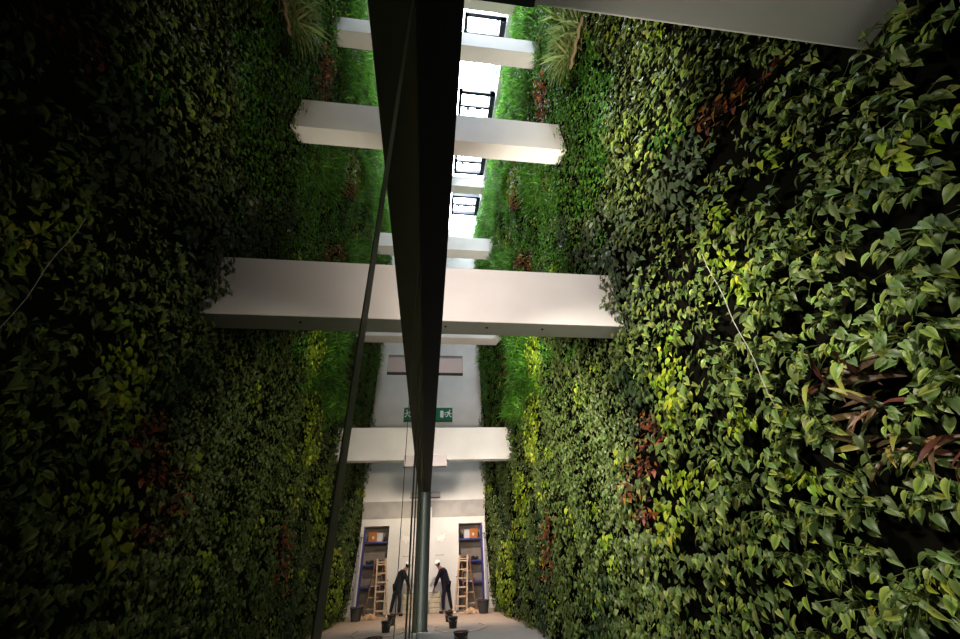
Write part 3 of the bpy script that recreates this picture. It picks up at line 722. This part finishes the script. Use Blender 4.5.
def build_leaves(name, sets, m, parent=None):
    """sets: list of (template, base, tip, normal, length, inner colour, margin colour) -> one mesh of leaves"""
    AV, AC, loops, counts, off = [], [], [], [], 0
    for (tv, tw, tf), b, t, n, L, c0, c1 in sets:
        if len(b) == 0: continue
        side = np.cross(t, n)
        P = b[:, None, :] + L[:, None, None]*(tv[None, :, 0:1]*side[:, None, :] + tv[None, :, 1:2]*t[:, None, :] + tv[None, :, 2:3]*n[:, None, :])
        Cc = c0[:, None, :]*(1-tw)[None, :, None] + c1[:, None, :]*tw[None, :, None]
        k = len(tv); N = len(b)
        AV.append(P.reshape(-1, 3)); AC.append(Cc.reshape(-1, 3))
        for f in tf:
            idx = (np.arange(N)*k)[:, None] + np.array(f)[None, :] + off
            loops.append(idx.reshape(-1)); counts.append(np.full(N, len(f)))
        off += N*k
    V = np.concatenate(AV); Cc = np.concatenate(AC); lp = np.concatenate(loops).astype(np.int32); ct = np.concatenate(counts)
    me = bpy.data.meshes.new(name)
    me.vertices.add(len(V)); me.vertices.foreach_set('co', V.astype(np.float32).ravel())
    me.loops.add(len(lp)); me.loops.foreach_set('vertex_index', lp)
    me.polygons.add(len(ct)); me.polygons.foreach_set('loop_start', np.concatenate([[0], np.cumsum(ct)[:-1]]).astype(np.int32))
    me.polygons.foreach_set('use_smooth', np.ones(len(ct), bool))
    at = me.attributes.new('leaf_color', 'FLOAT_COLOR', 'POINT')
    at.data.foreach_set('color', np.concatenate([np.clip(Cc, 0, 1), np.ones((len(Cc), 1))], 1).astype(np.float32).ravel())
    me.update(calc_edges=True); me.validate()
    me.materials.append(m)
    o = bpy.data.objects.new(name, me); C.objects.link(o)
    if parent: o.parent = parent
    return o

def rot_x(a, s):
    c, d = math.cos(a), math.sin(a)
    return np.array([[s, 0, 0], [0, c*s, -d*s], [0, d*s, c*s]])

rng = np.random.default_rng(11)
STEP = 0.27
ny, nz = int((END_Y-0.35+1.6)/STEP), int((ROOF_Z-0.75)/STEP)
gy, gz = np.meshgrid(np.arange(ny), np.arange(nz))
Y = (-1.6 + (gy + 0.5*(gz % 2))*STEP + rng.normal(0, .06, gy.shape)).ravel()
Z = (0.16 + gz*STEP + rng.normal(0, .035, gz.shape)).ravel()
X = WALL_X - 0.07 - bulge(Y, Z)
PT = np.stack([X-.12, Y, Z], 1)
px, py, dep = project(PT)
dist = np.linalg.norm(PT - np.array([0, 0, EYE]), axis=1)
infr = (dep > .2) & (px > -20) & (px < 985) & (py > -20) & (py < 665)
near_cam = (Y > -1.6) & (Z < 8)
keep = infr | near_cam | ((dep > .2) & (py > -160) & (px < 1100))
# which plant grows where
sp = np.full(len(Y), 'ivy', dtype=object)
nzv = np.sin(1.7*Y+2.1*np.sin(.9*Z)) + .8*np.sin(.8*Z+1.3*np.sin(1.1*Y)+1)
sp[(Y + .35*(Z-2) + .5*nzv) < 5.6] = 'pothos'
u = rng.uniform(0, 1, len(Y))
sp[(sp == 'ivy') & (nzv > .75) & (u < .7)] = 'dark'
sp[(sp == 'ivy') & (Z > 7) & (nzv < -.8) & (u < .5)] = 'fern'
sp[(u > .975)] = 'lime'
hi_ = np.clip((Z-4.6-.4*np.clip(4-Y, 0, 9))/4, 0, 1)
sp[np.isin(sp, ('ivy', 'dark')) & (rng.uniform(0, 1, len(Y)) < .9*hi_) & (nzv > -1.2)] = 'fresh'  # brighter leaf colours high up carry the daylight there
gap = np.zeros(len(Y), bool)
for s, pr, poly in PATCHES:
    hit = in_poly(Y, Z, poly) & (rng.uniform(0, 1, len(Y)) < pr)
    if s == 'gap': gap |= hit
    elif s == 'stem': gap |= hit
    else: sp[hit] = s; gap[hit] = False
keep &= ~(gap & (rng.uniform(0, 1, len(Y)) < .85)) & ~(rng.uniform(0, 1, len(Y)) < .03)
# leave room round the crossbeam ends
for y0, y1, z0, z1, _l in BEAMS:
    keep &= ~((Y > y0-.17) & (Y < y1+.14) & (Z > z0-.10) & (Z < z1+.13))
tile = np.where(dist < 5.5, 0, np.where(dist < 11, 1, 2))
scl = rng.uniform(.85, 1.2, len(Y)); ang = rng.normal(0, .22, len(Y))
NVAR = 8
for s in SPECIES:
    ids = np.nonzero(keep & (sp == s))[0]
    if len(ids) == 0: continue
    vis = ids[infr[ids]]
    vis = vis[np.argsort(dist[vis])]
    single = vis[:300]
    rest = np.setdiff1d(ids, single)
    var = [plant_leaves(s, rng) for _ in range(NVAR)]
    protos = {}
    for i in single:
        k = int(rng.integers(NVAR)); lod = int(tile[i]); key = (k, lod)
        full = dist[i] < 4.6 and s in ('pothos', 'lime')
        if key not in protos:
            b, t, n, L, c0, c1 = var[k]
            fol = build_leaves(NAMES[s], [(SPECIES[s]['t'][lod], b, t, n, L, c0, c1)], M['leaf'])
            st = None
            if s in ('pothos', 'lime') and lod == 0:
                bm = bmesh.new()
                for q, d in zip(b, t):
                    mid = Vector((q[0]*.6, q[1]*.5, q[2]*.4+.035))
                    tube(bm, [(0.03, q[1]*.2, -.02), mid, Vector(q), Vector(q)+Vector(d)*.02], .0028, 4)
                st = obj('stems', bm, M['stemgreen'])
            protos[key] = (fol.data, st.data if st else None)
            bpy.data.objects.remove(fol)
            if st: bpy.data.objects.remove(st)
        fm, sm_ = protos[key]
        o = bpy.data.objects.new(NAMES[s], fm); C.objects.link(o)
        o.location = (X[i], Y[i], Z[i]); o.rotation_euler = (ang[i], 0, 0); o.scale = (scl[i],)*3
        tag(o, LABELS[s], 'plant', GROUPS[s])
        if sm_ and full:
            c = bpy.data.objects.new('stems', sm_); C.objects.link(c); c.parent = o
    if len(rest):
        sets = []
        for lod in (0, 1, 2):
            acc = []
            for i in rest[tile[rest] == lod]:
                b, t, n, L, c0, c1 = var[int(rng.integers(NVAR))]
                R = rot_x(ang[i], 1.0)
                acc.append((b @ R.T*scl[i] + np.array([X[i], Y[i], Z[i]]), t @ R.T, n @ R.T, L*scl[i], c0*rng.uniform(.85, 1.15), c1))
            if acc:
                sets.append((SPECIES[s]['t'][lod],) + tuple(np.concatenate([a[q] for a in acc]) for q in range(6)))
        o = build_leaves(NAMES[s].replace('climbing_ivy', 'ivy').split('_')[0] + '_foliage', sets, M['leaf'])
        tag(o, 'unbroken farther ' + LABELS[s].replace(' plant', ' growth', 1), 'foliage', kind='stuff')
    print(s, len(single), len(rest))

# bare woody stem beside the spider plant
for i, (y, z0, z1) in enumerate(((2.85, 10.55, 11.1), (3.5, 10.55, 11.15))):
    pass
o = obj('woody_vine', tube(bmesh.new(), [(2.84+.02*math.sin(i*2), 2.80+.08*i+.02*math.sin(i*1.7), 10.95-.02*i) for i in range(12)], .035, 8), M['bark'], smooth=True)
tag(o, 'bare pale brown woody stem beside the spider plant', 'stem')
SKY = 36.0
EXPO = 0.0
LAMPS = [  # unseen spots without fixtures, placed and tuned for brightness
    ('unseen_ledge_spot', (0.0, 1.4, 4.6), (1.3, 5.2, 5.4), 560, dict(size=125, col=(1, .84, .74))),
    ('unseen_ledge_spot', (0.0, 2.4, 4.6), (2.9, 4.2, 2.0), 900, dict(size=100, col=(1, .92, .78))),
    ('unseen_ledge_spot', (0.0, 7.0, 4.05), (2.9, 8.6, 2.6), 1400, dict(size=140, col=(1, .92, .74))),
    ('unseen_ledge_spot', (0.0, 8.6, 4.05), (2.6, 14.0, 3.2), 950, dict(size=100)),
    ('end_lamp', (0.7, 14.9, 4.4), (2.0, 18.0, 0.6), 720, dict(size=110)),
    ('near_fill', (0.2, -2.5, 2.6), (2.9, 2.2, 1.4), 750, dict(size=62, col=(1, .95, .84))),  # added fill behind the camera to brighten the near leaves
    ('unseen_ledge_spot', (0.0, 1.75, 4.5), (2.9, 1.75, 4.7), 230, dict(size=95, blend=1.0, col=(1, .93, .78))),  # added unseen spot that brightens the upper near leaves
    ('uplight', (0.0, 3.2, 4.05), (1.5, 5.4, 9.9), 200, dict(size=50, col=(1, .72, .5))),
    ('uplight', (0.0, 2.0, 4.6), (2.9, 3.3, 8.0), 2600, dict(size=66, blend=1.0, col=(1, .90, .70))),
    ('uplight', (0.0, 8.4, 4.05), (2.9, 9.2, 10.5), 3000, dict(size=80, col=(1, .94, .78))),
    ('uplight', (0.0, 11.6, 4.05), (1.5, 14.6, 9.9), 500, dict(size=50, col=(1, .82, .65))),
]
# ------------------------------------------------------------------ light
w = bpy.data.worlds.new('sky'); bpy.context.scene.world = w; w.use_nodes = True
bg = w.node_tree.nodes['Background']; bg.inputs['Color'].default_value = (0.86, 0.93, 1.0, 1); bg.inputs['Strength'].default_value = SKY
pl = bpy.data.lights.new('roof_opening', 'AREA'); pl.shape = 'RECTANGLE'; pl.size = GX1-GX0; pl.size_y = END_Y+3.8; pl.cycles.is_portal = True
po = bpy.data.objects.new('roof_opening', pl); C.objects.link(po); po.location = ((GX0+GX1)/2, (END_Y+.8-3)/2, ROOF_Z+0.2)

def spot(name, loc, to, power, size=90, blend=.6, col=(1, .83, .68), r=.12):
    d = bpy.data.lights.new(name, 'SPOT'); d.energy = power; d.spot_size = math.radians(size); d.spot_blend = blend; d.color = col; d.shadow_soft_size = r
    o = bpy.data.objects.new(name, d); C.objects.link(o); o.location = loc
    o.rotation_euler = (Vector(to)-Vector(loc)).to_track_quat('-Z', 'Y').to_euler()
    return o
for L_ in LAMPS: spot(*L_[:4], **L_[4])

vs_ = bpy.context.scene.view_settings
vs_.view_transform = 'Standard'; vs_.look = 'None'; vs_.gamma = 1.0; vs_.use_curve_mapping = False
vs_.exposure = EXPO
bpy.context.scene.display_settings.display_device = 'sRGB'
cy = bpy.context.scene.cycles
cy.use_denoising = True; cy.max_bounces = 7; cy.diffuse_bounces = 4; cy.glossy_bounces = 4; cy.transparent_max_bounces = 8
cy.caustics_reflective = False; cy.caustics_refractive = False; cy.sample_clamp_indirect = 6
